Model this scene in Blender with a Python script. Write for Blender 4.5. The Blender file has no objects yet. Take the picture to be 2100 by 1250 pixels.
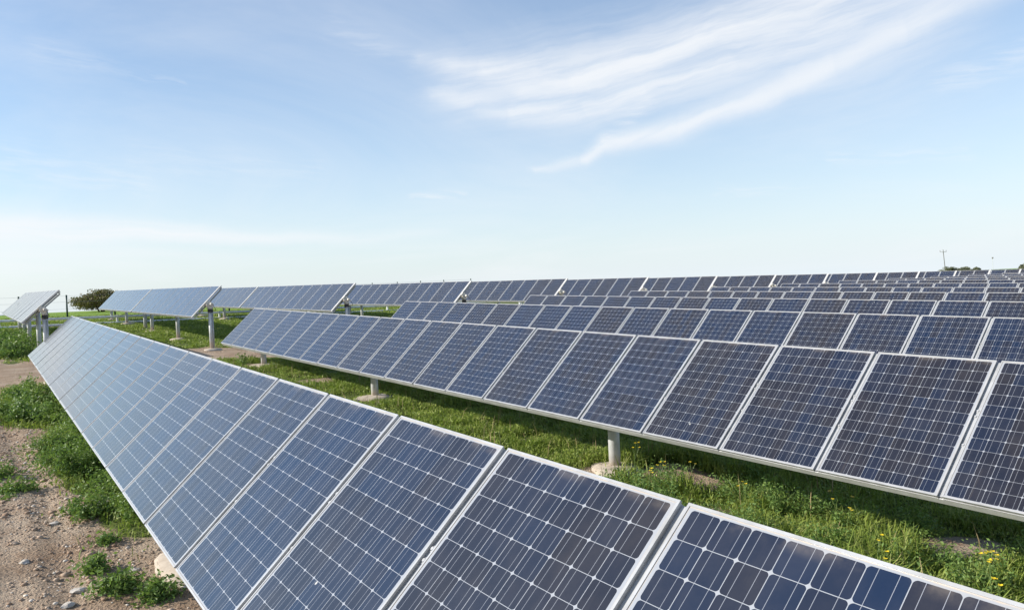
import bpy, math, random
import numpy as np
from mathutils import Vector, Matrix, Quaternion

random.seed(7)
rng = np.random.default_rng(7)
scene = bpy.context.scene
col = scene.collection

# ------------------------------------------------------------------ camera
cd = bpy.data.cameras.new('camera')
cd.sensor_width = 36.0
cd.lens = 27.43
cd.clip_start = 0.05
cd.clip_end = 40000.0
cam = bpy.data.objects.new('camera', cd)
col.objects.link(cam)
RIGHT = Vector((0.5719463668796586, 0.8190033457820086, -0.04594423806131197))
DOWN = Vector((-0.011802137304902713, -0.04778778300083379, -0.9987877839415645))
FWD = Vector((-0.820206110052952, 0.571795284515132, -0.01766605892846642))
cam.matrix_world = Matrix(((RIGHT.x, -DOWN.x, -FWD.x, 0.0),
                           (RIGHT.y, -DOWN.y, -FWD.y, 0.0),
                           (RIGHT.z, -DOWN.z, -FWD.z, 0.0),
                           (0, 0, 0, 1)))
scene.camera = cam

# ------------------------------------------------------------------ light and exposure
SUN_EL = math.radians(26.0)
SUN_X, SUN_Y = -0.55, -0.835            # horizontal direction towards the sun
sun_dir = Vector((SUN_X * math.cos(SUN_EL), SUN_Y * math.cos(SUN_EL), math.sin(SUN_EL))).normalized()
sl = bpy.data.lights.new('sun', 'SUN')
sl.energy = 4.75
sl.angle = math.radians(0.53)
sl.color = (1.0, 0.945, 0.86)
so = bpy.data.objects.new('sun', sl)
so.rotation_euler = (-sun_dir).to_track_quat('-Z', 'Y').to_euler()
so.location = (0, 0, 60)
col.objects.link(so)

vs = scene.view_settings
vs.view_transform = 'Standard'
vs.look = 'None'
vs.exposure = 0.44
vs.gamma = 1.0
vs.use_curve_mapping = False


class NT:
    """small helper for node trees"""
    def __init__(self, tree):
        self.t = tree
        self.n = tree.nodes
        self.l = tree.links

    def new(self, kind, **kw):
        n = self.n.new(kind)
        for k, v in kw.items():
            setattr(n, k, v)
        return n

    def put(self, sock, v):
        if hasattr(v, 'is_output') or hasattr(v, 'links'):
            self.l.new(v, sock)
        else:
            sock.default_value = v

    def m(self, op, a, b=0.0, c=None, clamp=False):
        n = self.n.new('ShaderNodeMath')
        n.operation = op
        n.use_clamp = clamp
        self.put(n.inputs[0], a)
        self.put(n.inputs[1], b)
        if c is not None:
            self.put(n.inputs[2], c)
        return n.outputs[0]

    def ss(self, v, a, b, lo=0.0, hi=1.0, smooth=True):
        n = self.n.new('ShaderNodeMapRange')
        n.interpolation_type = 'SMOOTHSTEP' if smooth else 'LINEAR'
        n.clamp = True
        self.put(n.inputs[0], v)
        self.put(n.inputs[1], a)
        self.put(n.inputs[2], b)
        self.put(n.inputs[3], lo)
        self.put(n.inputs[4], hi)
        return n.outputs[0]

    def mix(self, f, a, b, mode='MIX'):
        n = self.n.new('ShaderNodeMix')
        n.data_type = 'RGBA'
        n.blend_type = mode
        self.put(n.inputs[0], f)
        self.put(n.inputs[6], a)
        self.put(n.inputs[7], b)
        return n.outputs[2]

    def xyz(self, x, y, z=0.0):
        n = self.n.new('ShaderNodeCombineXYZ')
        self.put(n.inputs[0], x)
        self.put(n.inputs[1], y)
        self.put(n.inputs[2], z)
        return n.outputs[0]

    def sep(self, v):
        n = self.n.new('ShaderNodeSeparateXYZ')
        self.l.new(v, n.inputs[0])
        return n.outputs

    def noise(self, vec, scale, detail=4.0, rough=0.55, out=0, dist=0.0):
        n = self.n.new('ShaderNodeTexNoise')
        if vec is not None:
            self.l.new(vec, n.inputs['Vector'])
        n.inputs['Scale'].default_value = scale
        n.inputs['Detail'].default_value = detail
        n.inputs['Roughness'].default_value = rough
        n.inputs['Distortion'].default_value = dist
        return n.outputs[out]


def make_world():
    w = bpy.data.worlds.new('World')
    scene.world = w
    w.use_nodes = True
    t = NT(w.node_tree)
    t.n.clear()
    out = t.new('ShaderNodeOutputWorld')
    bg = t.new('ShaderNodeBackground')
    t.l.new(bg.outputs[0], out.inputs[0])
    bg.inputs[1].default_value = 0.112
    sky = t.new('ShaderNodeTexSky')
    sky.sky_type = 'NISHITA'
    sky.sun_disc = False
    sky.sun_elevation = SUN_EL
    sky.sun_rotation = math.atan2(SUN_X, SUN_Y)
    sky.altitude = 50.0
    sky.air_density = 1.0
    sky.dust_density = 0.8
    sky.ozone_density = 1.3
    tc = t.new('ShaderNodeTexCoord')
    d = tc.outputs['Generated']
    x, y, z = t.sep(d)
    deg = 180.0 / math.pi
    az = t.m('MULTIPLY', t.m('ARCTAN2', x, y), deg)
    el = t.m('MULTIPLY', t.m('ARCSINE', z), deg)
    # gently warped angular coordinates: cirrus fibres
    p0 = t.xyz(az, el, 0.0)
    wn = t.noise(p0, 0.11, 5.0, 0.55, out=1)
    wx, wy, wz = t.sep(wn)
    pa = t.m('ADD', az, t.m('MULTIPLY', t.m('SUBTRACT', wx, 0.5), 5.0))
    pe = t.m('ADD', el, t.m('MULTIPLY', t.m('SUBTRACT', wy, 0.5), 1.9))

    def seg(a, b, ra, rb, strength):
        ax, ay = a
        bx, by = b
        dx, dy = bx - ax, by - ay
        L2 = dx * dx + dy * dy
        qx = t.m('SUBTRACT', pa, ax)
        qy = t.m('SUBTRACT', pe, ay)
        h = t.m('DIVIDE', t.m('ADD', t.m('MULTIPLY', qx, dx), t.m('MULTIPLY', qy, dy)), L2, clamp=True)
        ex = t.m('SUBTRACT', qx, t.m('MULTIPLY', h, dx))
        ey = t.m('SUBTRACT', qy, t.m('MULTIPLY', h, dy))
        dist = t.m('SQRT', t.m('ADD', t.m('MULTIPLY', ex, ex), t.m('MULTIPLY', ey, ey)))
        rad = t.m('ADD', ra, t.m('MULTIPLY', h, rb - ra))
        q = t.m('DIVIDE', dist, rad)
        if isinstance(strength, tuple):          # fades along its length
            strength = t.m('ADD', strength[0], t.m('MULTIPLY', h, strength[1] - strength[0]))
        return t.m('MULTIPLY', t.m('EXPONENT', t.m('MULTIPLY', t.m('MULTIPLY', q, q), -1.0)), strength)

    def fibre(ang, along, across, lo, hi, det=6.0, seed=0.0):
        c, s = math.cos(ang), math.sin(ang)
        u = t.m('ADD', t.m('MULTIPLY', pa, c), t.m('MULTIPLY', pe, s))
        v = t.m('SUBTRACT', t.m('MULTIPLY', pe, c), t.m('MULTIPLY', pa, s))
        n = t.noise(t.xyz(t.m('MULTIPLY', u, along), t.m('MULTIPLY', v, across), seed), 1.0, det, 0.6)
        return t.ss(n, lo, hi)

    def union(vals):
        r = vals[0]
        for v in vals[1:]:
            r = t.m('MAXIMUM', r, v)
        return r

    A = [(-61.05, 16.36), (-56.12, 15.58), (-49.74, 15.0), (-43.75, 16.06), (-38.65, 17.23), (-32.27, 18.9), (-22.0, 21.5)]
    B = [(-59.76, 13.87), (-54.48, 12.8), (-49.14, 12.9), (-44.56, 13.6), (-39.42, 14.9), (-32.34, 16.9), (-22.0, 20.0)]
    Cc = [(-53.23, 8.84), (-49.65, 9.33), (-48.19, 10.27), (-42.27, 11.0), (-37.22, 12.46), (-32.44, 14.05), (-27.97, 15.44), (-20.0, 17.8)]
    ra = [0.5, 0.75, 1.1, 1.5, 1.7, 1.8, 1.8]
    rb = [0.45, 0.8, 1.0, 1.05, 1.2, 1.3, 1.4]
    rc = [0.25, 0.5, 0.7, 0.74, 0.85, 0.95, 1.05, 1.2]
    sa = [0.55, 0.8, 0.95, 0.95, 0.9, 0.75]
    sb = [0.5, 0.75, 0.85, 0.75, 0.6, 0.5]
    sc = [0.48, 0.76, 0.82, 0.84, 0.82, 0.74, 0.62]
    upper = union([seg(A[i], A[i + 1], ra[i], ra[i + 1], sa[i]) for i in range(6)] +
                  [seg(B[i], B[i + 1], rb[i], rb[i + 1], sb[i]) for i in range(6)] +
                  [seg((-53.5, 14.3), (-43.5, 14.8), 0.7, 1.0, 0.62), seg((-43.5, 14.8), (-33.0, 17.6), 1.0, 1.2, 0.6)])
    lower = union([seg(Cc[i], Cc[i + 1], rc[i], rc[i + 1], sc[i]) for i in range(7)])
    f_up = fibre(math.radians(9), 0.10, 1.0, 0.28, 0.68)
    f_lo = fibre(math.radians(20), 0.10, 1.0, 0.16, 0.56, seed=3.0)
    upper = t.m('MULTIPLY', upper, t.m('ADD', 0.44, t.m('MULTIPLY', f_up, 0.54)))
    lower = t.m('MULTIPLY', lower, t.m('ADD', 0.52, t.m('MULTIPLY', f_lo, 0.48)))
    glow = t.m('MULTIPLY', seg((-58.0, 14.5), (-28.0, 16.8), 2.4, 4.5, 0.42), t.m('ADD', 0.5, f_up))
    low_bank = union([seg((-112.0, 5.8), (-86.0, 5.3), 1.2, 1.1, 0.92), seg((-86.0, 5.3), (-76.0, 4.75), 1.1, 0.6, (0.92, 0.78)),
                      seg((-76.0, 4.75), (-58.0, 4.2), 0.6, 0.22, (0.78, 0.0)), seg((-92.0, 4.0), (-66.0, 3.2), 1.3, 0.6, (0.62, 0.0))])
    f_low = fibre(math.radians(-4), 0.10, 1.4, 0.18, 0.60, seed=7.0)
    low_bank = t.m('MULTIPLY', low_bank, t.m('ADD', 0.55, t.m('MULTIPLY', f_low, 0.5)))
    wisp = union([seg((-86.0, 15.9), (-77.0, 14.6), 0.75, 0.25, 0.22), seg((-88.0, 9.3), (-79.8, 8.0), 1.3, 0.8, 0.30),
                  seg((-80.0, 9.6), (-69.0, 8.9), 1.2, 0.8, 0.18), seg((-62.3, 6.95), (-58.3, 6.9), 0.28, 0.34, 0.55),
                  seg((-32.0, 8.0), (-25.0, 7.5), 0.5, 0.4, 0.32), seg((-40.0, 6.4), (-34.0, 6.0), 0.4, 0.35, 0.3),
                  seg((-25.5, 11.8), (-18.0, 13.0), 0.8, 1.0, 0.35), seg((-67.0, 18.8), (-61.5, 16.4), 0.9, 0.5, 0.2), seg((-48.6, 10.2), (-44.2, 13.2), 0.5, 0.5, 0.45)])
    wisp = t.m('MULTIPLY', wisp, fibre(math.radians(-5), 0.30, 2.6, 0.36, 0.74, seed=11.0))
    # thin veil of high cloud everywhere, stretched on the cloud layer
    zz = t.m('ADD', t.m('MAXIMUM', z, 0.0), 0.12)
    lay = t.xyz(t.m('DIVIDE', x, zz), t.m('DIVIDE', y, zz), 0.0)
    veil = t.m('MULTIPLY', t.ss(t.noise(lay, 0.42, 7.0, 0.62, dist=0.6), 0.40, 0.84), 0.46)
    # haze of the lower air: whitens towards the horizon, more on the right
    side = t.ss(az, -86.0, -22.0)
    hz = t.m('EXPONENT', t.m('DIVIDE', t.m('MAXIMUM', el, 0.0), -5.6))
    hz = t.m('MULTIPLY', hz, t.m('ADD', 0.80, t.m('MULTIPLY', side, 0.12)))
    hz2 = t.m('MULTIPLY', t.m('EXPONENT', t.m('DIVIDE', t.m('MAXIMUM', el, 0.0), -16.0)), t.m('ADD', 0.20, t.m('MULTIPLY', side, 0.34)))
    cl = union([upper, lower, low_bank])
    inv = t.m('SUBTRACT', 1.0, cl, clamp=True)
    for v in (glow, wisp, veil):
        inv = t.m('MULTIPLY', inv, t.m('SUBTRACT', 1.0, v, clamp=True))
    cloud = t.m('SUBTRACT', 1.0, inv, clamp=True)
    haze = t.m('SUBTRACT', 1.0, t.m('MULTIPLY', t.m('SUBTRACT', 1.0, hz, clamp=True), t.m('SUBTRACT', 1.0, hz2, clamp=True)), clamp=True)
    base = t.mix(1.0, sky.outputs[0], (0.98, 1.12, 1.25, 1), 'MULTIPLY')
    leftd = t.m('SUBTRACT', 1.0, t.m('MULTIPLY', t.ss(az, -60.0, -84.0), 0.10))
    base = t.mix(1.0, base, leftd, 'MULTIPLY')
    c1 = t.mix(haze, base, (5.55, 6.1, 6.5, 1))
    c2 = t.mix(t.m('MULTIPLY', cloud, 0.92), c1, (6.2, 6.35, 6.55, 1))
    t.l.new(c2, bg.inputs[0])


make_world()


# ------------------------------------------------------------------ terrain
def vnoise(x, y, seed=0):
    """smooth value noise in [0,1]"""
    x = np.asarray(x, float)
    y = np.asarray(y, float)
    xi = np.floor(x).astype(np.int64)
    yi = np.floor(y).astype(np.int64)
    fx = x - xi
    fy = y - yi
    fx = fx * fx * (3 - 2 * fx)
    fy = fy * fy * (3 - 2 * fy)

    def h(a, b):
        n = (a * 374761393 + b * 668265263 + seed * 982451653) & 0x7fffffff
        n = ((n ^ (n >> 13)) * 1274126177) & 0x7fffffff
        return ((n ^ (n >> 16)) & 0xffff) / 65535.0
    return (h(xi, yi) * (1 - fx) + h(xi + 1, yi) * fx) * (1 - fy) + (h(xi, yi + 1) * (1 - fx) + h(xi + 1, yi + 1) * fx) * fy


def fbm(x, y, seed=0, octv=4):
    s = 0.0
    a = 0.5
    for i in range(octv):
        s = s + a * vnoise(x * 2 ** i, y * 2 ** i, seed + i * 17)
        a *= 0.5
    return s / (1 - 0.5 ** octv)


GX = [-4000, -700, -330, -72, -56, -50, -44, -37, -31, -24, -16, -8, 0, 20, 60, 400, 4000]
GZ = [-13.0, -13.0, -0.50, -0.42, -0.66, -0.88, -1.14, -1.46, -1.72, -1.93, -2.26, -2.62, -2.97, -3.7, -4.4, -6.0, -9.0]


def ground(x, y):
    x = np.asarray(x, float)
    y = np.asarray(y, float)
    z = np.interp(x, GX, GZ)
    far = np.clip((-x - 22.0) / 10.0, 0, 1) * np.clip((x + 130.0) / 50.0, 0, 1)
    yy = np.clip(y - 7.3, -10, 90)
    z = z - yy * (0.005 + 0.006 * far) * np.clip((x + 150.0) / 40.0, 0, 1)
    wob = (vnoise(x * 0.35, y * 0.0 + 3.0, 91) - 0.5) * 0.25
    for yc in (-0.25, 0.62):
        z = z - 0.026 * np.exp(-((y - yc - wob) / 0.13) ** 2) * np.clip((x + 24.0) / 2.0, 0, 1) * np.clip((4.0 - x) / 2.0, 0, 1) * (0.6 + 0.8 * vnoise(x * 1.7, y * 1.7, 15))
        z = z + 0.014 * np.exp(-((np.abs(y - yc - wob) - 0.24) / 0.08) ** 2) * np.clip((x + 24.0) / 2.0, 0, 1) * np.clip((4.0 - x) / 2.0, 0, 1)
    z = z + 0.40 * np.clip((y - 2.0) / 20.0, 0, 1) * np.clip((-x - 85.0) / 60.0, 0, 1) * np.clip((x + 420.0) / 60.0, 0, 1) * np.clip((130.0 - y) / 70.0, 0, 1)
    near = np.clip(1.0 - (np.abs(x + 16) - 30) / 30.0, 0, 1) * np.clip(1.0 - (np.abs(y - 8) - 20) / 20.0, 0, 1)
    bump = (fbm(x * 0.45, y * 0.45, 3) - 0.5) * 0.10 + (fbm(x * 2.1, y * 2.1, 5) - 0.5) * 0.06
    return z + bump * near


def g(x, y):
    return float(ground(np.array([x]), np.array([y]))[0])


PATCHES = [(-7.5, 7.8, 0.75), (-8.3, 7.2, 0.5), (-3.85, 8.1, 0.45), (-5.4, 10.0, 0.7), (-31.0, 7.3, 1.3), (-15.9, 7.3, 0.40), (-10.6, 7.7, 0.34), (-13.4, 6.7, 0.30), (-6.2, 7.0, 0.32), (-19.6, 7.4, 0.5), (-5.0, 6.5, 0.25), (-24.0, 7.2, 0.9),
           (-52.5, 3.4, 1.6), (-8.2, 1.5, 1.1), (-36.6, 7.2, 0.5)]
GREENS = [(-20.3, 1.0, 3.6, 1.0), (-14.2, 1.75, 2.6, 0.75), (-16.6, 1.5, 1.6, 0.6), (-12.0, 1.7, 1.6, 0.62), (-10.3, 1.75, 1.4, 0.75), (-37.5, 1.2, 6.0, 1.5), (-47.0, 1.4, 5.0, 2.0)]


def green_mask(x, y):
    """1 = covered with green, 0 = bare soil"""
    x = np.asarray(x, float)
    y = np.asarray(y, float)
    n = fbm(x * 0.55, y * 0.55, 11) - 0.5
    n2 = fbm(x * 1.9, y * 1.9, 23) - 0.5
    m = np.clip((y - 2.2 + n * 1.6) / 0.9, 0, 1)
    for cx, cy, rx, ry in GREENS:
        q = np.sqrt(((x - cx) / rx) ** 2 + ((y - cy) / ry) ** 2) + n * 1.1 + n2 * 0.6
        m = np.maximum(m, np.clip((1.05 - q) * 3.0, 0, 1))
    west = np.clip((-x - 32.0 + n * 2.5) / 1.0, 0, 1) * np.clip((y + 1.0 + n * 4) / 1.0, 0, 1)
    path = np.clip((2.35 + n * 2.4 + n2 * 1.2 - np.abs(x + 28.9)) / 0.5, 0, 1)
    m = np.maximum(m * np.where(x > -32, 1, 0), west)
    m = m * (1 - path)
    for cx, cy, r in PATCHES:
        q = np.hypot(x - cx, y - cy) / r + n * 0.9 + n2 * 0.7
        m = m * np.clip((q - 0.8) * 3.0, 0, 1)
    m = np.where(x < -75, 1.0, m)
    m = np.where((x > 8) | (y < -6) & (x > -60), np.clip(0.35 + n * 3, 0, 1) * 0.5, m)
    return m


def lines(segments):
    out = []
    for a, b, st in segments:
        k = max(1, int(round((b - a) / st)))
        out += list(np.linspace(a, b, k, endpoint=False))
    out.append(segments[-1][1])
    return np.array(out)


def mat_ground():
    m = bpy.data.materials.new('soil_and_turf')
    m.use_nodes = True
    t = NT(m.node_tree)
    b = t.n['Principled BSDF']
    geo = t.new('ShaderNodeNewGeometry')
    P = geo.outputs['Position']
    at = t.new('ShaderNodeAttribute')
    at.attribute_name = 'green'
    n1 = t.noise(P, 1.1, 6.0, 0.65)
    n2 = t.noise(P, 9.0, 8.0, 0.65)
    n3 = t.noise(P, 55.0, 5.0, 0.7)
    soil = t.mix(t.ss(n1, 0.3, 0.7), (0.355, 0.245, 0.160, 1), (0.54, 0.42, 0.305, 1))
    soil = t.mix(t.m('MULTIPLY', t.ss(n2, 0.50, 0.72), 0.6), soil, (0.27, 0.155, 0.092, 1))
    soil = t.mix(t.m('MULTIPLY', t.ss(n3, 0.58, 0.75), 0.4), soil, (0.60, 0.51, 0.41, 1))
    turf = t.mix(t.ss(n2, 0.3, 0.7), (0.085, 0.130, 0.028, 1), (0.16, 0.18, 0.052, 1))
    x, y, z = t.sep(P)
    farf = t.ss(x, -78.0, -66.0, 1.0, 0.0)
    nf = t.noise(t.xyz(t.m('MULTIPLY', x, 0.05), t.m('MULTIPLY', y, 0.02), 0.0), 1.0, 5.0, 0.6)
    field = t.mix(t.ss(nf, 0.35, 0.65), (0.16, 0.29, 0.035, 1), (0.25, 0.34, 0.06, 1))
    turf = t.mix(farf, turf, field)
    edge = t.m('ADD', at.outputs['Fac'], t.m('MULTIPLY', t.m('SUBTRACT', n2, 0.5), 0.7))
    gm = t.ss(edge, 0.35, 0.65)
    c = t.mix(gm, soil, turf)
    t.l.new(c, b.inputs['Base Color'])
    b.inputs['Roughness'].default_value = 0.95
    b.inputs['Specular IOR Level'].default_value = 0.15
    vor = t.new('ShaderNodeTexVoronoi')
    vor.inputs['Scale'].default_value = 26.0
    t.l.new(P, vor.inputs['Vector'])
    hgt = t.m('ADD', t.m('ADD', t.m('MULTIPLY', n2, 0.6), t.m('MULTIPLY', n3, 0.25)), t.m('MULTIPLY', t.m('MINIMUM', vor.outputs['Distance'], 0.5), -0.35))
    bp = t.new('ShaderNodeBump')
    bp.inputs['Strength'].default_value = 1.0
    bp.inputs['Distance'].default_value = 0.13
    t.l.new(hgt, bp.inputs['Height'])
    t.l.new(bp.outputs[0], b.inputs['Normal'])
    return m


def mesh_obj(name, verts, faces, mats=None, parent=None, smooth=False, midx=None):
    me = bpy.data.meshes.new(name)
    me.from_pydata([tuple(v) for v in verts], [], [tuple(f) for f in faces])
    for mm in (mats or []):
        me.materials.append(mm)
    if midx is not None:
        me.polygons.foreach_set('material_index', midx)
    if smooth:
        me.polygons.foreach_set('use_smooth', [True] * len(me.polygons))
    me.update()
    o = bpy.data.objects.new(name, me)
    col.objects.link(o)
    if parent is not None:
        o.parent = parent
    return o


def quick_mesh(name, V, F, mats, k=4):
    """big mesh from arrays; F is (n,k)"""
    me = bpy.data.meshes.new(name)
    n = len(F)
    me.vertices.add(len(V))
    me.vertices.foreach_set('co', np.ascontiguousarray(V, np.float32).ravel())
    me.loops.add(n * k)
    me.loops.foreach_set('vertex_index', np.ascontiguousarray(F, np.int32).ravel())
    me.polygons.add(n)
    me.polygons.foreach_set('loop_start', np.arange(0, n * k, k, dtype=np.int32))
    me.polygons.foreach_set('loop_total', np.full(n, k, np.int32))
    for mm in mats:
        me.materials.append(mm)
    me.update(calc_edges=True)
    return me


def tag(o, label=None, cat=None, group=None, kind=None):
    if label:
        o['label'] = label
    if cat:
        o['category'] = cat
    if group:
        o['group'] = group
    if kind:
        o['kind'] = kind
    return o


def build_ground():
    xs = lines([(-4000, -700, 900), (-700, -330, 40), (-330, -160, 10), (-160, -75, 5), (-75, -34, 0.8), (-34, 5, 0.2), (5, 40, 2.5), (40, 400, 60), (400, 4000, 900)])
    ys = lines([(-4000, -300, 900), (-300, -20, 35), (-20, -3, 1.5), (-3, -1, 0.2), (-1, 2.4, 0.08), (2.4, 13, 0.2), (13, 60, 1.0), (60, 150, 6), (150, 600, 50), (600, 6000, 900)])
    X, Y = np.meshgrid(xs, ys, indexing='ij')
    Z = ground(X, Y)
    nx, ny = X.shape
    V = np.stack([X.ravel(), Y.ravel(), Z.ravel()], 1)
    i = np.arange(nx - 1)[:, None] * ny + np.arange(ny - 1)[None, :]
    F = np.stack([i, i + ny, i + ny + 1, i + 1], -1).reshape(-1, 4)
    me = quick_mesh('ground', V, F, [mat_ground()])
    a = me.attributes.new('green', 'FLOAT', 'POINT')
    a.data.foreach_set('value', green_mask(X, Y).ravel().astype(np.float32))
    me.polygons.foreach_set('use_smooth', [True] * len(me.polygons))
    o = bpy.data.objects.new('ground', me)
    col.objects.link(o)
    tag(o, kind='structure')


build_ground()


def simple_mat(name, colr, rough=0.6, metal=0.0, spec=0.5, vary=None, scale=8.0, bump=0.0):
    m = bpy.data.materials.new(name)
    m.use_nodes = True
    t = NT(m.node_tree)
    b = t.n['Principled BSDF']
    b.inputs['Roughness'].default_value = rough
    b.inputs['Metallic'].default_value = metal
    b.inputs['Specular IOR Level'].default_value = spec
    geo = t.new('ShaderNodeNewGeometry')
    n = t.noise(geo.outputs['Position'], scale, 6.0, 0.65)
    if vary:
        c = t.mix(t.ss(n, 0.35, 0.68), (*colr, 1), (*vary, 1))
        t.l.new(c, b.inputs['Base Color'])
    else:
        b.inputs['Base Color'].default_value = (*colr, 1)
    if bump:
        bp = t.new('ShaderNodeBump')
        bp.inputs['Strength'].default_value = bump
        bp.inputs['Distance'].default_value = 0.01
        t.l.new(n, bp.inputs['Height'])
        t.l.new(bp.outputs[0], b.inputs['Normal'])
    return m


M_SEA = simple_mat('sea_water', (0.035, 0.075, 0.12), 0.35, vary=(0.05, 0.09, 0.13), scale=0.01)
M_FRAME = simple_mat('anodised_aluminium', (0.46, 0.465, 0.47), 0.36, metal=0.08, vary=(0.36, 0.36, 0.355), scale=6.0)
M_BACK = simple_mat('white_backsheet', (0.72, 0.73, 0.74), 0.6)
M_GALV = simple_mat('galvanised_steel', (0.62, 0.63, 0.62), 0.5, metal=0.15, vary=(0.50, 0.50, 0.485), scale=5.0, bump=0.1)
M_STRIP = simple_mat('pale_end_strip_metal', (0.60, 0.585, 0.56), 0.55, vary=(0.50, 0.485, 0.46), scale=3.0)
M_TUBE = simple_mat('dull_galvanised_tube', (0.42, 0.43, 0.43), 0.5, metal=0.3, vary=(0.34, 0.34, 0.33), scale=4.0)
M_CONC = simple_mat('weathered_concrete', (0.51, 0.435, 0.35), 0.92, vary=(0.41, 0.335, 0.26), scale=7.0, bump=0.5)


def post_mat():
    m = bpy.data.materials.new('galvanised_post_with_soil_splash')
    m.use_nodes = True
    t = NT(m.node_tree)
    b = t.n['Principled BSDF']
    tc = t.new('ShaderNodeTexCoord')
    geo = t.new('ShaderNodeNewGeometry')
    n = t.noise(geo.outputs['Position'], 6.0, 6.0, 0.65)
    st = t.noise(t.xyz(t.m('MULTIPLY', t.sep(geo.outputs['Position'])[0], 30.0), t.m('MULTIPLY', t.sep(geo.outputs['Position'])[1], 30.0), t.sep(geo.outputs['Position'])[2]), 1.0, 3.0, 0.6)
    c = t.mix(t.ss(n, 0.35, 0.68), (0.60, 0.61, 0.60, 1), (0.47, 0.475, 0.465, 1))
    c = t.mix(t.m('MULTIPLY', t.ss(st, 0.58, 0.72), 0.35), c, (0.36, 0.27, 0.19, 1))
    hz = t.sep(tc.outputs['Generated'])[2]
    spl = t.m('MULTIPLY', t.ss(t.m('ADD', hz, t.m('MULTIPLY', t.m('SUBTRACT', n, 0.5), 0.25)), 0.20, 0.36, 1.0, 0.0), 0.7)
    c = t.mix(spl, c, (0.46, 0.35, 0.25, 1))
    t.l.new(c, b.inputs['Base Color'])
    b.inputs['Roughness'].default_value = 0.5
    b.inputs['Metallic'].default_value = 0.15
    return m


M_POST = post_mat()
M_DARK = simple_mat('dark_cable_and_post_shade', (0.03, 0.03, 0.033), 0.6)  # cables, and the shade painted around the drive post tops
M_CASE = simple_mat('cream_motor_housing', (0.66, 0.62, 0.54), 0.5, vary=(0.56, 0.52, 0.45), scale=12.0)
M_WHITE = simple_mat('weathered_white_rail_paint', (0.80, 0.80, 0.78), 0.6, vary=(0.64, 0.65, 0.63), scale=2.5)
M_GREENPOST = simple_mat('dark_green_fence_paint', (0.02, 0.06, 0.045), 0.5)
M_WIRE = simple_mat('thin_steel_wire', (0.35, 0.36, 0.37), 0.5, metal=0.5)
M_POLE = simple_mat('grey_timber_pole', (0.22, 0.21, 0.20), 0.85, vary=(0.16, 0.15, 0.14), scale=3.0)

# sea far to the west
so_v = [(-345, -20000, -9.0), (-345, 20000, -9.0), (-25000, 20000, -9.0), (-25000, -20000, -9.0)]
tag(mesh_obj('sea', so_v, [(0, 1, 2, 3)], [M_SEA]), kind='structure')


# ------------------------------------------------------------------ shape helpers
class MB:
    def __init__(self):
        self.v = []
        self.f = []
        self.m = []

    def add(self, vs_, fs, mi=0):
        o = len(self.v)
        self.v += [Vector(p) for p in vs_]
        self.f += [tuple(i + o for i in f) for f in fs]
        self.m += [mi] * len(fs)

    def box(self, lo, hi, mi=0, fr=None):
        x0, y0, z0 = lo
        x1, y1, z1 = hi
        p = [Vector(q) for q in ((x0, y0, z0), (x1, y0, z0), (x1, y1, z0), (x0, y1, z0), (x0, y0, z1), (x1, y0, z1), (x1, y1, z1), (x0, y1, z1))]
        if fr:
            o, ex, ey, ez = fr
            p = [o + ex * q.x + ey * q.y + ez * q.z for q in p]
        self.add(p, [(0, 3, 2, 1), (4, 5, 6, 7), (0, 1, 5, 4), (1, 2, 6, 5), (2, 3, 7, 6), (3, 0, 4, 7)], mi)

    def tube(self, pts, radii, n=14, mi=0, cap=True):
        pts = [Vector(p) for p in pts]
        o = len(self.v)
        for i, p in enumerate(pts):
            d = (pts[min(i + 1, len(pts) - 1)] - pts[max(i - 1, 0)]).normalized()
            a = d.orthogonal().normalized() if abs(d.z) < 0.95 else Vector((1, 0, 0)).cross(d).normalized()
            b = d.cross(a)
            r = radii[i] if isinstance(radii, (list, tuple)) else radii
            for k in range(n):
                an = 2 * math.pi * k / n
                self.v.append(p + a * (math.cos(an) * r) + b * (math.sin(an) * r))
        for i in range(len(pts) - 1):
            for k in range(n):
                k2 = (k + 1) % n
                self.f.append((o + i * n + k, o + i * n + k2, o + (i + 1) * n + k2, o + (i + 1) * n + k))
                self.m.append(mi)
        if cap:
            self.f.append(tuple(o + k for k in reversed(range(n))))
            self.f.append(tuple(o + (len(pts) - 1) * n + k for k in range(n)))
            self.m += [mi, mi]

    def build(self, name, mats, parent=None, smooth=False):
        off = WORLD.get(parent.name, Vector((0, 0, 0))) if parent is not None else off
        o = mesh_obj(name, [p - off for p in self.v], self.f, mats, parent, smooth, self.m)
        WORLD[o.name] = off
        return o


WORLD = {}


def empty(name, loc):
    o = bpy.data.objects.new(name, None)
    o.empty_display_size = 0.3
    col.objects.link(o)
    o.location = loc
    WORLD[o.name] = Vector(loc)
    return o


# ------------------------------------------------------------------ solar panels
PW, PH, PITCH = 1.158, 1.56, 1.2
CW, CH, MX, MY = 0.1370, 0.1263, 0.0310, 0.0222


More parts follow.
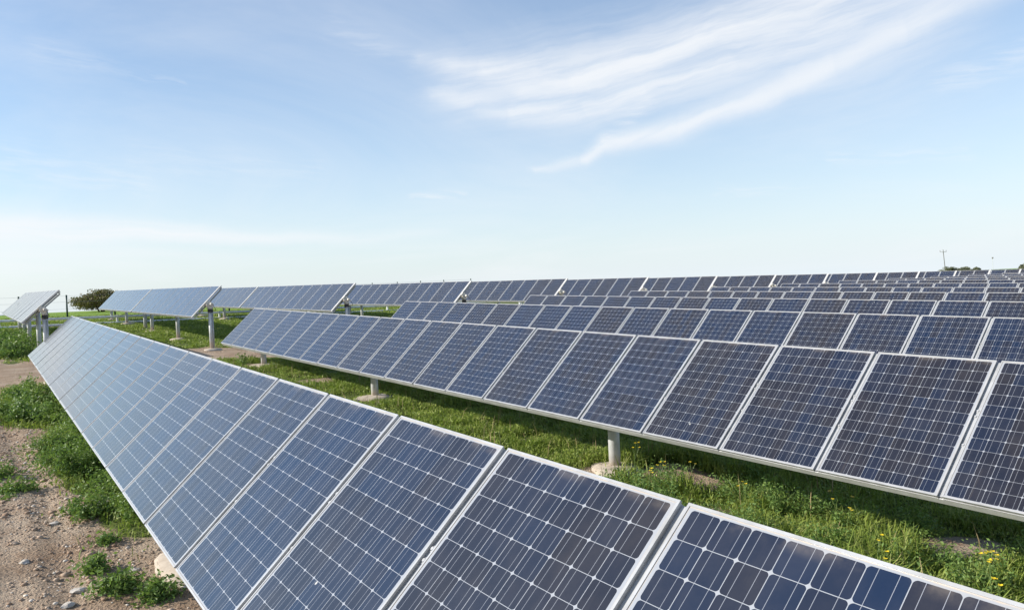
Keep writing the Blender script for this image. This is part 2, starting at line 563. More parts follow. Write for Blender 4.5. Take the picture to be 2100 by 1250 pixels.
def mat_cells():
    m = bpy.data.materials.new('solar_cells_under_glass')
    m.use_nodes = True
    t = NT(m.node_tree)
    b = t.n['Principled BSDF']
    tc = t.new('ShaderNodeTexCoord')
    x, y, z = t.sep(tc.outputs['Object'])
    oi = t.new('ShaderNodeObjectInfo')
    rnd = oi.outputs['Random']
    gx = t.m('DIVIDE', t.m('SUBTRACT', x, MX), CW)
    gy = t.m('DIVIDE', t.m('SUBTRACT', t.m('MULTIPLY', y, -1.0), MY), CH)
    ix = t.m('FLOOR', gx)
    iy = t.m('FLOOR', gy)
    fx = t.m('SUBTRACT', gx, ix)
    fy = t.m('SUBTRACT', gy, iy)
    dx = t.m('MULTIPLY', t.m('MINIMUM', fx, t.m('SUBTRACT', 1.0, fx)), CW)
    dy = t.m('MULTIPLY', t.m('MINIMUM', fy, t.m('SUBTRACT', 1.0, fy)), CH)
    inx = t.m('MULTIPLY', t.m('GREATER_THAN', gx, 0.0), t.m('LESS_THAN', gx, 8.0))
    iny = t.m('MULTIPLY', t.m('GREATER_THAN', gy, 0.0), t.m('LESS_THAN', gy, 12.0))
    ok = t.m('MULTIPLY', inx, iny)
    ok = t.m('MULTIPLY', ok, t.m('GREATER_THAN', dx, 0.0015))
    ok = t.m('MULTIPLY', ok, t.m('GREATER_THAN', dy, 0.0013))
    # rounded corners of the pseudo-square wafers
    R = 0.0165
    qx = t.m('MAXIMUM', t.m('SUBTRACT', R, dx), 0.0)
    qy = t.m('MAXIMUM', t.m('SUBTRACT', R, dy), 0.0)
    rr = t.m('SQRT', t.m('ADD', t.m('MULTIPLY', qx, qx), t.m('MULTIPLY', qy, qy)))
    ok = t.m('MULTIPLY', ok, t.m('LESS_THAN', rr, R - 0.0010))
    bus = t.m('MINIMUM', t.m('ABSOLUTE', t.m('SUBTRACT', fx, 0.265)), t.m('ABSOLUTE', t.m('SUBTRACT', fx, 0.735)))
    busm = t.m('MULTIPLY', t.m('LESS_THAN', t.m('MULTIPLY', bus, CW), 0.0010), t.m('MULTIPLY', inx, iny))
    # every wafer has its own tint, every panel leans to blue or to brown
    wn = t.new('ShaderNodeTexWhiteNoise')
    wn.noise_dimensions = '3D'
    t.l.new(t.xyz(ix, t.m('FLOOR', t.m('MULTIPLY', iy, 0.26)), t.m('MULTIPLY', rnd, 91.0)), wn.inputs[0])
    wn2 = t.new('ShaderNodeTexWhiteNoise')
    wn2.noise_dimensions = '3D'
    t.l.new(t.xyz(ix, iy, t.m('ADD', 3.0, t.m('MULTIPLY', rnd, 57.0))), wn2.inputs[0])
    k = t.m('ADD', t.m('ADD', t.m('MULTIPLY', wn.outputs[0], 0.62), t.m('MULTIPLY', wn2.outputs[0], 0.36)), t.m('MULTIPLY', t.m('SUBTRACT', rnd, 0.5), 0.75))
    blue = t.mix(t.ss(k, 0.05, 0.95, smooth=False), (0.0105, 0.0205, 0.049, 1), (0.0185, 0.0180, 0.0245, 1))
    c = t.mix(ok, (0.345, 0.36, 0.385, 1), blue)
    c = t.mix(t.m('MULTIPLY', busm, 0.85), c, (0.30, 0.315, 0.35, 1))
    # dust: thin film, thicker along the top edge where the frame holds it
    nz = t.noise(tc.outputs['Object'], 3.0, 6.0, 0.65)
    nz2 = t.noise(tc.outputs['Object'], 22.0, 5.0, 0.7)
    topd = t.m('MULTIPLY', t.ss(y, -0.075, -0.014), t.ss(t.m('ADD', nz, t.m('MULTIPLY', x, 0.16)), 0.56, 0.82))
    dust = t.m('ADD', t.m('MULTIPLY', topd, 0.22), t.m('MULTIPLY', t.ss(nz, 0.30, 0.80), 0.035))
    speck = t.m('MULTIPLY', t.ss(nz2, 0.735, 0.78), 0.16)
    dust = t.m('ADD', dust, speck, clamp=True)
    ex = t.m('MINIMUM', x, t.m('SUBTRACT', PW, x))
    ey = t.m('MINIMUM', t.m('MULTIPLY', y, -1.0), t.m('ADD', PH, y))
    grime = t.m('MULTIPLY', t.ss(t.m('MINIMUM', ex, ey), 0.0135, 0.0195, 1.0, 0.0), t.ss(nz2, 0.30, 0.62, 0.15, 0.75))
    runs = t.noise(t.xyz(t.m('MULTIPLY', x, 26.0), t.m('MULTIPLY', y, 1.3), t.m('MULTIPLY', rnd, 40.0)), 1.0, 4.0, 0.6)
    low = t.ss(y, -0.75, -1.54)
    dust = t.m('ADD', dust, t.m('MULTIPLY', t.ss(runs, 0.55, 0.80), t.m('ADD', 0.012, t.m('MULTIPLY', low, 0.05))), clamp=True)
    dust = t.m('MAXIMUM', dust, grime)
    vo = t.new('ShaderNodeTexVoronoi')
    vo.inputs['Scale'].default_value = 2.3
    t.l.new(t.xyz(x, t.m('MULTIPLY', y, 0.8), t.m('MULTIPLY', rnd, 33.0)), vo.inputs['Vector'])
    drop = t.m('MULTIPLY', t.m('LESS_THAN', t.m('ADD', vo.outputs['Distance'], t.m('MULTIPLY', t.m('SUBTRACT', nz2, 0.5), 0.05)), 0.022), 0.8)
    c = t.mix(dust, c, (0.52, 0.43, 0.33, 1))
    c = t.mix(drop, c, (0.60, 0.58, 0.53, 1))
    t.l.new(c, b.inputs['Base Color'])
    rgh = t.m('ADD', 0.045, t.m('MULTIPLY', nz, 0.06))
    t.l.new(rgh, b.inputs['Roughness'])
    b.inputs['IOR'].default_value = 1.6
    b.inputs['Specular Tint'].default_value = (0.90, 0.98, 1.0, 1)
    b.inputs['Specular IOR Level'].default_value = 0.5
    return m


M_CELL = mat_cells()


def panel_meshes():
    # laminate: glass face with the cells, white back; origin at the top left corner, x along the row, y up the slope, z out
    mb = MB()
    lip = 0.0
    mb.box((0.004, -PH + 0.004, -0.0085), (PW - 0.004, -0.004, -0.0030))
    mi = [1, 0, 1, 1, 1, 1]
    lam = bpy.data.meshes.new('solar_panel')
    lam.from_pydata([tuple(v) for v in mb.v], [], mb.f)
    lam.materials.append(M_CELL)
    lam.materials.append(M_BACK)
    lam.polygons.foreach_set('material_index', mi)
    # frame: lips, side walls set in a little, lower flange, clamp bolts
    fb = MB()
    T, D_, L = 0.012, 0.046, 0.0
    for (x0, y0, x1, y1) in ((0, -T, PW, 0), (0, -PH, PW, -PH + T), (0, -PH + T, T, -T), (PW - T, -PH + T, PW, -T)):
        fb.box((x0, y0, -0.010), (x1, y1, 0.0))
    i_ = 0.004
    for (x0, y0, x1, y1) in ((i_, -T + 0.002, PW - i_, -i_), (i_, -PH + i_, PW - i_, -PH + T - 0.002),
                             (i_, -PH + T - 0.002, T - 0.002, -T + 0.002), (PW - T + 0.002, -PH + T - 0.002, PW - i_, -T + 0.002)):
        fb.box((x0, y0, -D_ + 0.006), (x1, y1, -0.010))
    F2 = 0.028
    for (x0, y0, x1, y1) in ((0, -F2, PW, 0), (0, -PH, PW, -PH + F2), (0, -PH + F2, F2, -F2), (PW - F2, -PH + F2, PW, -F2)):
        fb.box((x0, y0, -D_), (x1, y1, -D_ + 0.006))
    fb.box((PW - 0.003, -PH + 0.01, -0.026), (PW + 0.045, -0.01, -0.022))
    for yy in (-0.60, -0.665, -0.99):
        fb.tube([(PW + 0.021, yy, -0.023), (PW + 0.021, yy, -0.008)], 0.010, 8)
        fb.box((PW + 0.004, yy - 0.018, -0.0225), (PW + 0.038, yy + 0.018, -0.018))
    fr = bpy.data.meshes.new('panel_frame')
    fr.from_pydata([tuple(v) for v in fb.v], [], fb.f)
    fr.materials.append(M_FRAME)
    return lam, fr


LAM, FRM = panel_meshes()
_a = MB()
_a.box((-0.025, -PH + 0.05, -0.165), (0.025, -0.05, -0.116))
ARM = bpy.data.meshes.new('cross_arm')
ARM.from_pydata([tuple(v) for v in _a.v], [], _a.f)
ARM.materials.append(M_TUBE)



def add_post(tracker, x, y, ztop, rad=0.082, foot=0.42, seed=0, dark_top=False):
    zb = g(x, y)
    p = MB()
    p.tube([(x, y, zb - 0.25), (x, y, ztop - 0.05)], rad, 20)
    p.tube([(x, y, ztop - 0.16), (x, y, ztop - 0.02)], rad + 0.018, 20)
    post = p.build('post', [M_POST], tracker, True)
    if dark_top:  # dark sleeve paints in the shadow at the top of the post
        c = MB()
        c.tube([(x, y, ztop - 0.30), (x, y, ztop - 0.165)], rad + 0.013, 20)
        c.build('post_top_shade', [M_DARK], post)
    rs = random.Random(seed)
    f = MB()
    n = 26
    ring = []
    ph = [rs.uniform(0, 6.28) for _ in range(4)]
    for k in range(n):
        a = 2 * math.pi * k / n
        r = foot * (1 + 0.15 * math.sin(2 * a + ph[0]) + 0.09 * math.sin(3 * a + ph[1]) + 0.04 * math.sin(7 * a + ph[2]))
        ring.append((math.cos(a) * r, math.sin(a) * r))
    vsx = []
    for sc_, hz in ((1.08, -0.15), (1.0, 0.015), (0.90, 0.050), (0.6, 0.070), (0.2, 0.085)):
        for (a, b_) in ring:
            px, py = x + a * sc_, y + b_ * sc_
            vsx.append((px, py, (g(px, py) if hz < 0.03 else zb) + hz + rs.uniform(-0.006, 0.006)))
    fs = []
    for i in range(4):
        for k in range(n):
            k2 = (k + 1) % n
            fs.append((i * n + k, i * n + k2, (i + 1) * n + k2, (i + 1) * n + k))
    fs.append(tuple(4 * n + k for k in range(n)))
    f.add(vsx, fs)
    f.build('concrete_footing', [M_CONC], post, True)
    return post


def tracker(label, group, corner, yaw, slope, tilt, count, posts, drive=False, foot=0.42, seed=0, arms=False):
    """one row of panels turning on one tube; corner = upper left corner of the first panel"""
    ax = Vector((math.cos(yaw), math.sin(yaw), slope)).normalized()
    up = Vector((0, 0, 1))
    side = up.cross(ax).normalized()             # horizontal, away from the camera side
    nz = ax.cross(side).normalized()             # perpendicular to the axis, upwards
    ups = (side * math.cos(tilt) + nz * math.sin(tilt)).normalized()
    nrm = ax.cross(ups).normalized()
    C0 = Vector(corner)
    centre = C0 - ups * (PH / 2) - nrm * 0.19
    length = count * PITCH - (PITCH - PW)

    def at_x(xw):
        s = (xw - centre.x) / ax.x
        return centre + ax * s
    p0 = at_x(posts[0])
    root = empty('solar_tracker', (p0.x, p0.y, g(p0.x, p0.y)))
    tag(root, label, 'solar panel row', group)
    base = WORLD[root.name]
    rot = Matrix((ax, ups, nrm)).transposed().to_4x4()
    for k in range(count):
        o = bpy.data.objects.new('solar_panel', LAM)
        col.objects.link(o)
        o.parent = root
        jit = Matrix.Rotation(random.gauss(0, 0.0014), 4, 'X') @ Matrix.Rotation(random.gauss(0, 0.0013), 4, 'Y')
        o.matrix_local = Matrix.Translation(C0 + ax * (PITCH * k) - base) @ rot @ jit
        f = bpy.data.objects.new('panel_frame', FRM)
        col.objects.link(f)
        f.parent = o
    # two mounting rails along the row, seen as the grey line below the lower edge
    for v in (-0.03, -PH + 0.031):
        r = MB()
        r.box((-0.01, v - 0.03, -0.115), (length + 0.01, v + 0.03, -0.0475), fr=(C0, ax, ups, nrm))
        r.build('mounting_rail', [M_GALV], root)
    if drive:
        es = MB()
        es.box((length + 0.006, -PH - 0.02, -0.050), (length + 0.115, 0.02, -0.004), fr=(C0, ax, ups, nrm))
        es.build('end_strip', [M_STRIP], root)
    tb = MB()
    tb.tube([centre - ax * 0.12, centre + ax * (length + 0.12)], 0.07, 16)
    tb.build('torque_tube', [M_TUBE], root, True)
    if arms:
        for k in range(count + 1):
            q = k * PITCH - (PITCH - PW) / 2
            q = min(max(q, 0.05), length - 0.05)
            o = bpy.data.objects.new('cross_arm', ARM)
            col.objects.link(o)
            o.parent = root
            o.matrix_local = Matrix.Translation(C0 + ax * q - base) @ rot
    for i, xw in enumerate(posts):
        q = at_x(xw)
        if drive and i == len(posts) - 1:
            add_post(root, q.x, q.y, q.z - 0.02, 0.086, foot, seed + i, True)
            cn = MB()
            cn.tube([(q.x + 0.10, q.y + 0.05, g(q.x, q.y) - 0.05), (q.x + 0.10, q.y + 0.05, q.z - 0.35)], 0.022, 8)
            cn.build('conduit', [M_TUBE], root, True)
            d = MB()
            e = C0 + ax * (length + 0.10) - ups * (PH / 2)
            d.box((-0.05, -0.15, -0.28), (0.12, 0.07, -0.08), fr=(e, ax, ups, nrm))
            d.box((0.02, -0.11, -0.08), (0.10, 0.03, 0.01), fr=(e, ax, ups, nrm))
            d.tube([e + ax * 0.12 - nrm * 0.17, e + ax * 0.27 - nrm * 0.18], [0.06, 0.05], 14)
            mo = d.build('drive_motor', [M_CASE], root)
            w = MB()
            w.tube([e + ax * 0.3 - nrm * 0.2, e + ax * 0.38 - nrm * 0.34 - up * 0.1, e + ax * 0.25 - up * 0.45, e + ax * 0.05 - up * 0.40 + side * 0.1], 0.014, 8)
            w.build('cable', [M_DARK], mo, True)
        else:
            add_post(root, q.x, q.y, q.z + 0.03, 0.082, foot, seed + i)
    return root


R = math.radians
ordn = ['first', 'second', 'third', 'fourth', 'fifth', 'sixth', 'seventh', 'eighth', 'ninth', 'tenth', 'eleventh', 'twelfth', 'thirteenth', 'fourteenth', 'fifteenth', 'sixteenth']
NEAR = 'rows of panels in the near block'
#        corner                     yaw      slope   tilt   count
B1 = [((-25.996, 2.477, -0.126), -0.762, -0.0286, 43.0, 24),
      ((-26.161, 7.812, -0.168), 0.223, -0.0303, 43.3, 23),
      ((-26.586, 13.618, -0.191), 1.9, -0.0306, 43.15, 20),
      ((-26.795, 19.653, -0.202), 1.66, -0.0314, 43.15, 18),
      ((-27.0, 25.70, -0.24), 1.0, -0.0305, 43.15, 16),
      ((-27.24, 31.7, -0.26), 1.0, -0.0322, 43.15, 15),
      ((-27.3, 37.6, -0.27), 1.0, -0.0323, 43.15, 13),
      ((-27.44, 43.4, -0.27), 1.0, -0.0329, 43.15, 11),
      ((-27.68, 49.3, -0.30), 0.8, -0.0314, 43.15, 9),
      ((-27.78, 54.9, -0.32), 0.8, -0.0318, 43.15, 8),
      ((-27.97, 60.7, -0.32), 0.8, -0.0330, 43.15, 6),
      ((-28.12, 66.5, -0.34), 0.8, -0.0328, 43.15, 5)]
L1 = ['nearest long row of blue solar panels sloping across the foreground beside the dirt track',
      'second long row of dark solar panels, its lower edge above the yellow-flowered grass',
      'third row of dark panels, right behind the row above the yellow-flowered grass']
for i, (c, yaw, slp, tl, n) in enumerate(B1):
    lab = L1[i] if i < 3 else '%s row of dark panels counted back from the foreground in the near block' % ordn[i]
    xe = c[0] + n * PITCH
    ps = [x for x in (c[0] + 2.1 + 7.88 * k for k in range(6)) if x < xe - 0.2]
    tracker(lab, NEAR, c, R(yaw), slp, R(tl), n, ps, foot=0.50 if i == 0 else 0.40, seed=100 + 10 * i, arms=i < 2)

FARG = 'raised rows of panels beyond the dirt path'
#        upper right corner
B2 = [((-31.35, 2.62, 0.77), 42.8), ((-30.96, 7.98, 0.72), 45.7), ((-31.0, 13.52, 0.65), 45.4), ((-31.3, 19.5, 0.57), 45.5), ((-31.4, 25.4, 0.52), 45.5),
      ((-31.38, 31.2, 0.43), 45.5), ((-31.5, 37.1, 0.345), 45.5), ((-31.6, 42.9, 0.27), 45.5), ((-31.7, 48.8, 0.20), 45.5), ((-31.5, 54.6, 0.125), 45.5),
      ((-31.5, 60.5, 0.06), 45.5), ((-31.5, 66.3, 0.0), 45.5), ((-31.5, 72.2, -0.06), 45.5), ((-31.5, 78.1, -0.12), 45.5), ((-31.5, 84.0, -0.18), 45.5), ((-31.5, 89.9, -0.24), 45.5)]
L2 = ['pale raised row of panels seen almost edge-on at the far left on clustered posts',
      'raised panel row whose end motor sits on the tall post by bare soil',
      'raised panel row directly behind the one with its tall post by bare soil']
SL2 = -0.0195
APOST = [-40.15, -34.55, -31.33]
for i, (c, tl) in enumerate(B2):
    lab = L2[i] if i < 3 else '%s raised row of panels counted from the left beyond the dirt path' % ordn[i]
    rx = c[0]
    n1 = 11
    ln = n1 * PITCH
    a = math.atan(SL2)
    c0 = (rx - ln * math.cos(a), c[1], c[2] + ln * math.sin(-a))
    tracker(lab, FARG, c0, 0.0, SL2, R(tl), n1, APOST if i == 0 else [rx - 11.6, rx - 5.75, rx + 0.02], drive=True, foot=0.37, seed=400 + 10 * i, arms=i < 4)
    if i < 4:
        n2 = 4 if i == 0 else 10
        ln2 = n2 * PITCH
        gap = 0.30
        c1 = (c0[0] - (gap + ln2) * math.cos(a), c[1], c0[2] + (gap + ln2) * math.sin(-a))
        l2 = ['short pale panel row at the far end of the edge-on row at far left',
              'far half of the raised panel row that ends before the brown tree',
              'far half of the raised row behind the one before the brown tree',
              'far half of the fourth raised row beyond the dirt path'][i]
        xs = c0[0] - gap
        pp = [xs - 11.4, xs - 5.7, xs + 0.05] if n2 > 8 else [-47.8, -43.95]
        tracker(l2, FARG, c1, 0.0, SL2, R(tl), n2, pp, drive=True, foot=0.34, seed=700 + 10 * i)


# ------------------------------------------------------------------ fences
def rail_fence():
    xw = -51.6
    root = empty('rail_fence', (xw, 2.0, g(xw, 2.0)))
    tag(root, 'low white fence of two long rails running under the raised panel rows', 'fence')
    pts = [(-6.0, -0.66), (3.55, -0.74), (6.55, -0.775), (13.65, -0.87), (21.9, -0.965), (30.0, -1.06), (42.0, -1.20)]
    for dz in (0.0, 0.36):
        r = MB()
        r.tube([(xw, y, z + dz) for y, z in pts], 0.068, 14)
        r.build('rail', [M_WHITE], root, True)
    for y in np.arange(-4.5, 42, 5.9):
        p = MB()
        z = float(np.interp(y, [q[0] for q in pts], [q[1] for q in pts]))
        p.box((xw - 0.14, y - 0.05, g(xw, y) - 0.2), (xw - 0.03, y + 0.05, z + 0.45))
        p.build('fence_post', [M_WHITE], root)


rail_fence()


def wire_fence():
    P = [(-69.9, 3.2), (-69.7, 6.35), (-69.0, 9.6), (-68.4, 12.6), (-67.9, 15.2), (-67.3, 18.0), (-66.6, 21.0), (-65.7, 23.7), (-64.7, 26.6), (-63.6, 29.4),
         (-62.7, 31.4), (-61.7, 33.2), (-60.7, 35.0), (-59.5, 37.1)]
    P = [(-70.6, -3.4), (-70.2, 0.0)] + P
    root = empty('wire_fence', (P[0][0], P[0][1], g(*P[0])))
    tag(root, 'thin wire boundary fence on dark green posts beyond the raised panel rows', 'fence')
    for (x, y) in P:
        p = MB()
        z = g(x, y)
        p.tube([(x, y, z - 0.2), (x, y, 1.30 if y < 25 else 1.30)], 0.065 if y < 25 else 0.04, 10)
        p.build('fence_post', [M_GREENPOST], root, True)
    for h in (1.22, 0.75, 0.2):
        w = MB()
        w.tube([(x, y, h) for x, y in P], 0.006, 5)
        w.build('wire', [M_WIRE], root)


wire_fence()


# ------------------------------------------------------------------ vegetation
def leaf_mat(name, c1, c2, c3, trans=0.35, rough=0.55):
    m = bpy.data.materials.new(name)
    m.use_nodes = True
    t = NT(m.node_tree)
    t.n.clear()
    out = t.new('ShaderNodeOutputMaterial')
    geo = t.new('ShaderNodeNewGeometry')
    r = geo.outputs['Random Per Island']
    n = t.noise(geo.outputs['Position'], 1.3, 4.0, 0.6)
    k = t.m('ADD', t.m('MULTIPLY', r, 0.6), t.m('MULTIPLY', n, 0.5))
    c = t.mix(t.ss(k, 0.15, 0.60), (*c1, 1), (*c2, 1))
    c = t.mix(t.ss(k, 0.66, 0.98), c, (*c3, 1))
    pb = t.new('ShaderNodeBsdfPrincipled')
    t.l.new(c, pb.inputs['Base Color'])
    pb.inputs['Roughness'].default_value = rough
    pb.inputs['Specular IOR Level'].default_value = 0.3
    tr = t.new('ShaderNodeBsdfTranslucent')
    t.l.new(t.mix(0.5, c, (0.16, 0.26, 0.02, 1)), tr.inputs[0])
    mx = t.new('ShaderNodeMixShader')
    mx.inputs[0].default_value = trans
    t.l.new(pb.outputs[0], mx.inputs[1])
    t.l.new(tr.outputs[0], mx.inputs[2])
    t.l.new(mx.outputs[0], out.inputs[0])
    return m


M_GRASS = leaf_mat('grass_leaf', (0.165, 0.245, 0.038), (0.30, 0.37, 0.072), (0.44, 0.42, 0.16))
M_HERB = leaf_mat('feathery_herb_leaf', (0.100, 0.190, 0.052), (0.180, 0.280, 0.070), (0.30, 0.35, 0.10))
M_TREE = leaf_mat('dry_olive_leaf', (0.11, 0.095, 0.040), (0.17, 0.14, 0.06), (0.27, 0.165, 0.085), 0.2)
M_FARTREE = leaf_mat('far_tree_leaf', (0.15, 0.165, 0.11), (0.20, 0.21, 0.135), (0.25, 0.235, 0.165), 0.2)
M_YELLOW = simple_mat('yellow_petal', (0.80, 0.60, 0.02), 0.5)
M_STEM = simple_mat('green_stem', (0.13, 0.19, 0.05), 0.6)
M_DRY = simple_mat('dry_stalk', (0.33, 0.25, 0.13), 0.8)
M_BARK = simple_mat('grey_brown_bark', (0.13, 0.10, 0.075), 0.9, vary=(0.08, 0.06, 0.045), scale=4.0)
M_STONE = simple_mat('pale_limestone', (0.55, 0.50, 0.44), 0.9, vary=(0.40, 0.35, 0.29), scale=14.0, bump=0.4)
M_CLOD = bpy.data.materials.new('soil_clods_and_stones')
M_CLOD.use_nodes = True
_t = NT(M_CLOD.node_tree)
_g = _t.new('ShaderNodeNewGeometry')
_r = _g.outputs['Random Per Island']
_c = _t.mix(_t.ss(_r, 0.10, 0.70, smooth=False), (0.30, 0.195, 0.125, 1), (0.47, 0.35, 0.25, 1))
_c = _t.mix(_t.ss(_r, 0.78, 0.92), _c, (0.62, 0.56, 0.48, 1))
_t.l.new(_c, _t.n['Principled BSDF'].inputs['Base Color'])
_t.n['Principled BSDF'].inputs['Roughness'].default_value = 0.95


def blades(P, length, width, lean, r):
    """bent blades rooted at P (n,3): two quads each"""
    n = len(P)
    az = r.uniform(0, 2 * np.pi, n)
    d = np.stack([np.cos(az), np.sin(az), np.zeros(n)], 1)
    s = np.stack([-np.sin(az), np.cos(az), np.zeros(n)], 1)
    tw = r.uniform(-0.9, 0.9, n)[:, None]
    s = s + d * tw
    s /= np.linalg.norm(s, axis=1)[:, None]
    up = np.array([0, 0, 1.0])
    L = length[:, None]
    W = width[:, None]
    ln = lean[:, None]
    mid = P + up * L * 0.6 + d * ln * L * 0.35
    tip = P + up * L * (1.0 - 0.35 * ln) + d * ln * L * 0.95
    V = np.empty((n, 6, 3))
    V[:, 0] = P - s * W * 0.35
    V[:, 1] = P + s * W * 0.35
    V[:, 2] = mid + s * W * 0.5
    V[:, 3] = mid - s * W * 0.5
    V[:, 4] = tip + s * W * 0.12
    V[:, 5] = tip - s * W * 0.12
    o = np.arange(n)[:, None] * 6
    F = np.concatenate([o + np.array([0, 1, 2, 3]), o + np.array([3, 2, 4, 5])], 0)
    return V.reshape(-1, 3), F


def leaves(P, size, r, flat=0.5):
    """small diamond leaves at P (n,3) with random orientation"""
    n = len(P)
    a = r.normal(size=(n, 3))
    a[:, 2] *= (1 - flat)
    a /= np.linalg.norm(a, axis=1)[:, None]
    b = r.normal(size=(n, 3))
    b -= a * (a * b).sum(1)[:, None]
    b /= np.linalg.norm(b, axis=1)[:, None]
    S = size[:, None]
    V = np.empty((n, 4, 3))
    V[:, 0] = P - a * S
    V[:, 1] = P + b * S * 0.42
    V[:, 2] = P + a * S
    V[:, 3] = P - b * S * 0.42
    F = np.arange(n)[:, None] * 4 + np.arange(4)
    return V.reshape(-1, 3), F


def join(parts):
    V, F, o = [], [], 0
    for v, f in parts:
        V.append(v)
        F.append(f + o)
        o += len(v)
    return np.concatenate(V), np.concatenate(F)


def scatter(x0, x1, y0, y1, dens, r, power=1.0):
    n = int((x1 - x0) * (y1 - y0) * dens)
    x = r.uniform(x0, x1, n)
    y = r.uniform(y0, y1, n)
    m = np.maximum(green_mask(x, y) ** power, 0.035 * ((y > 0.35) & (x > -20)) * (vnoise(x * 2.3, y * 2.3, 57) > 0.62))
    clump = 0.6 * fbm(x * 1.9, y * 1.9, 41, 3) + 0.4 * fbm(x * 0.6, y * 0.6, 43, 2)
    keep = r.uniform(0, 1, n) < m * np.clip(0.18 + 2.4 * (clump - 0.30), 0.10, 1)
    x, y, cl = x[keep], y[keep], clump[keep]
    return np.stack([x, y, ground(x, y) - 0.01], 1), cl


def grass():
    parts = []
    zones = [(-12.0, 3.5, 2.4, 10.2, 1500, 1.0), (-26.0, -12.0, 2.0, 10.5, 850, 1.25), (-27.0, -8.0, -1.5, 2.2, 520, 1.1),
             (-48.0, -31.0, -1.5, 14.5, 230, 2.1), (-72.0, -48.0, -3.0, 30.0, 60, 3.2), (-48.0, -31.0, 14.5, 26.0, 60, 2.6)]
    for x0, x1, y0, y1, dens, s in zones:
        P, cl = scatter(x0, x1, y0, y1, dens, rng)
        n = len(P)
        tall = np.clip((P[:, 0] + 9.0) / 1.5, 0, 1) * 0.55 * (y0 > 2)
        hgt = (1 + tall) * (0.035 + 0.40 * np.clip(cl - 0.30, 0, 1) * rng.uniform(0.4, 1.6, n)) * (0.75 + 0.25 * s) * (1.0 if x0 > -30 else (0.65 if x0 > -50 else 0.28))
        parts.append(blades(P, hgt, rng.uniform(0.007, 0.016, n) * s, rng.uniform(0.1, 1.0, n), rng))
        P2, cl2 = scatter(x0, x1, y0, y1, dens * 0.9, rng)
        n2 = len(P2)
        P2[:, 2] += (0.02 + 0.36 * np.clip(cl2 - 0.30, 0, 1)) * rng.uniform(0.3, 1.2, n2) * (0.75 + 0.25 * s) * (1.0 if x0 > -30 else (0.65 if x0 > -50 else 0.28))
        parts.append(leaves(P2, rng.uniform(0.014, 0.036, n2) * s, rng, 0.3))
    V, F = join(parts)
    me = quick_mesh('grass', V, F, [M_GRASS])
    o = bpy.data.objects.new('grass', me)
    col.objects.link(o)
    tag(o, 'lush green grass and clover growing between the panel rows', 'grass', kind='stuff')


grass()


def dry_stalks():
    n = 700
    P, cl = scatter(-24.0, 0.0, 4.5, 9.5, 9, rng)
    V, F = blades(P, rng.uniform(0.22, 0.50, len(P)), rng.uniform(0.006, 0.011, len(P)), rng.uniform(0.05, 0.5, len(P)), rng)
    o = bpy.data.objects.new('dry_grass', quick_mesh('dry_grass', V, F, [M_DRY]))
    col.objects.link(o)
    tag(o, 'scattered dry straw-coloured stalks standing in the green growth', 'grass', kind='stuff')


dry_stalks()


def herb(x, y, rad, h, count, label, group, seed, mat=M_HERB, leafsize=(0.012, 0.026)):
    """feathery weed: stems fanning out from one root, each carrying small leaflets"""
    r = np.random.default_rng(seed)
    z = g(x, y)
    ns = max(10, int(40 * rad))
    pts, st = [], MB()
    parts = []
    per = max(8, count // ns)
    for i in range(ns):
        a = r.uniform(0, 2 * np.pi)
        q = np.sqrt(r.uniform(0, 1))
        tip = np.array([np.cos(a) * q * rad * r.uniform(0.6, 1.35), np.sin(a) * q * rad * r.uniform(0.6, 1.35), h * (1.0 - 0.62 * q * q) * r.uniform(0.65, 1.12)])
        root = np.array([np.cos(a), np.sin(a), 0]) * rad * 0.25 * q
        mid = root * 0.5 + tip * 0.5 + np.array([0, 0, h * 0.12])
        tt = r.uniform(0.12, 1.05, per)[:, None]
        c = root * (1 - tt) ** 2 + mid * 2 * tt * (1 - tt) + tip * tt ** 2
        c += r.normal(size=c.shape) * (0.035 + 0.05 * rad) * r.uniform(0.4, 1.4)
        c[:, 2] = np.maximum(c[:, 2], 0.01)
        pts.append(c)
        if i < 14:
            o = Vector((x, y, z))
            st.tube([o + Vector(root), o + Vector(mid), o + Vector(tip)], [0.007, 0.005, 0.002], 5, cap=False)
    c = np.concatenate(pts)
    c[:, 2] += ground(c[:, 0] + x, c[:, 1] + y) - z
    n = len(c)
    V, F = leaves(c, r.uniform(*leafsize, n), r, 0.25)
    me = quick_mesh('foliage', V, F, [mat])
    root_o = empty('weed', (x, y, z))
    tag(root_o, label, 'weed', group)
    f = bpy.data.objects.new('foliage', me)
    col.objects.link(f)
    f.parent = root_o
    st.build('stems', [M_STEM], root_o)
    return root_o


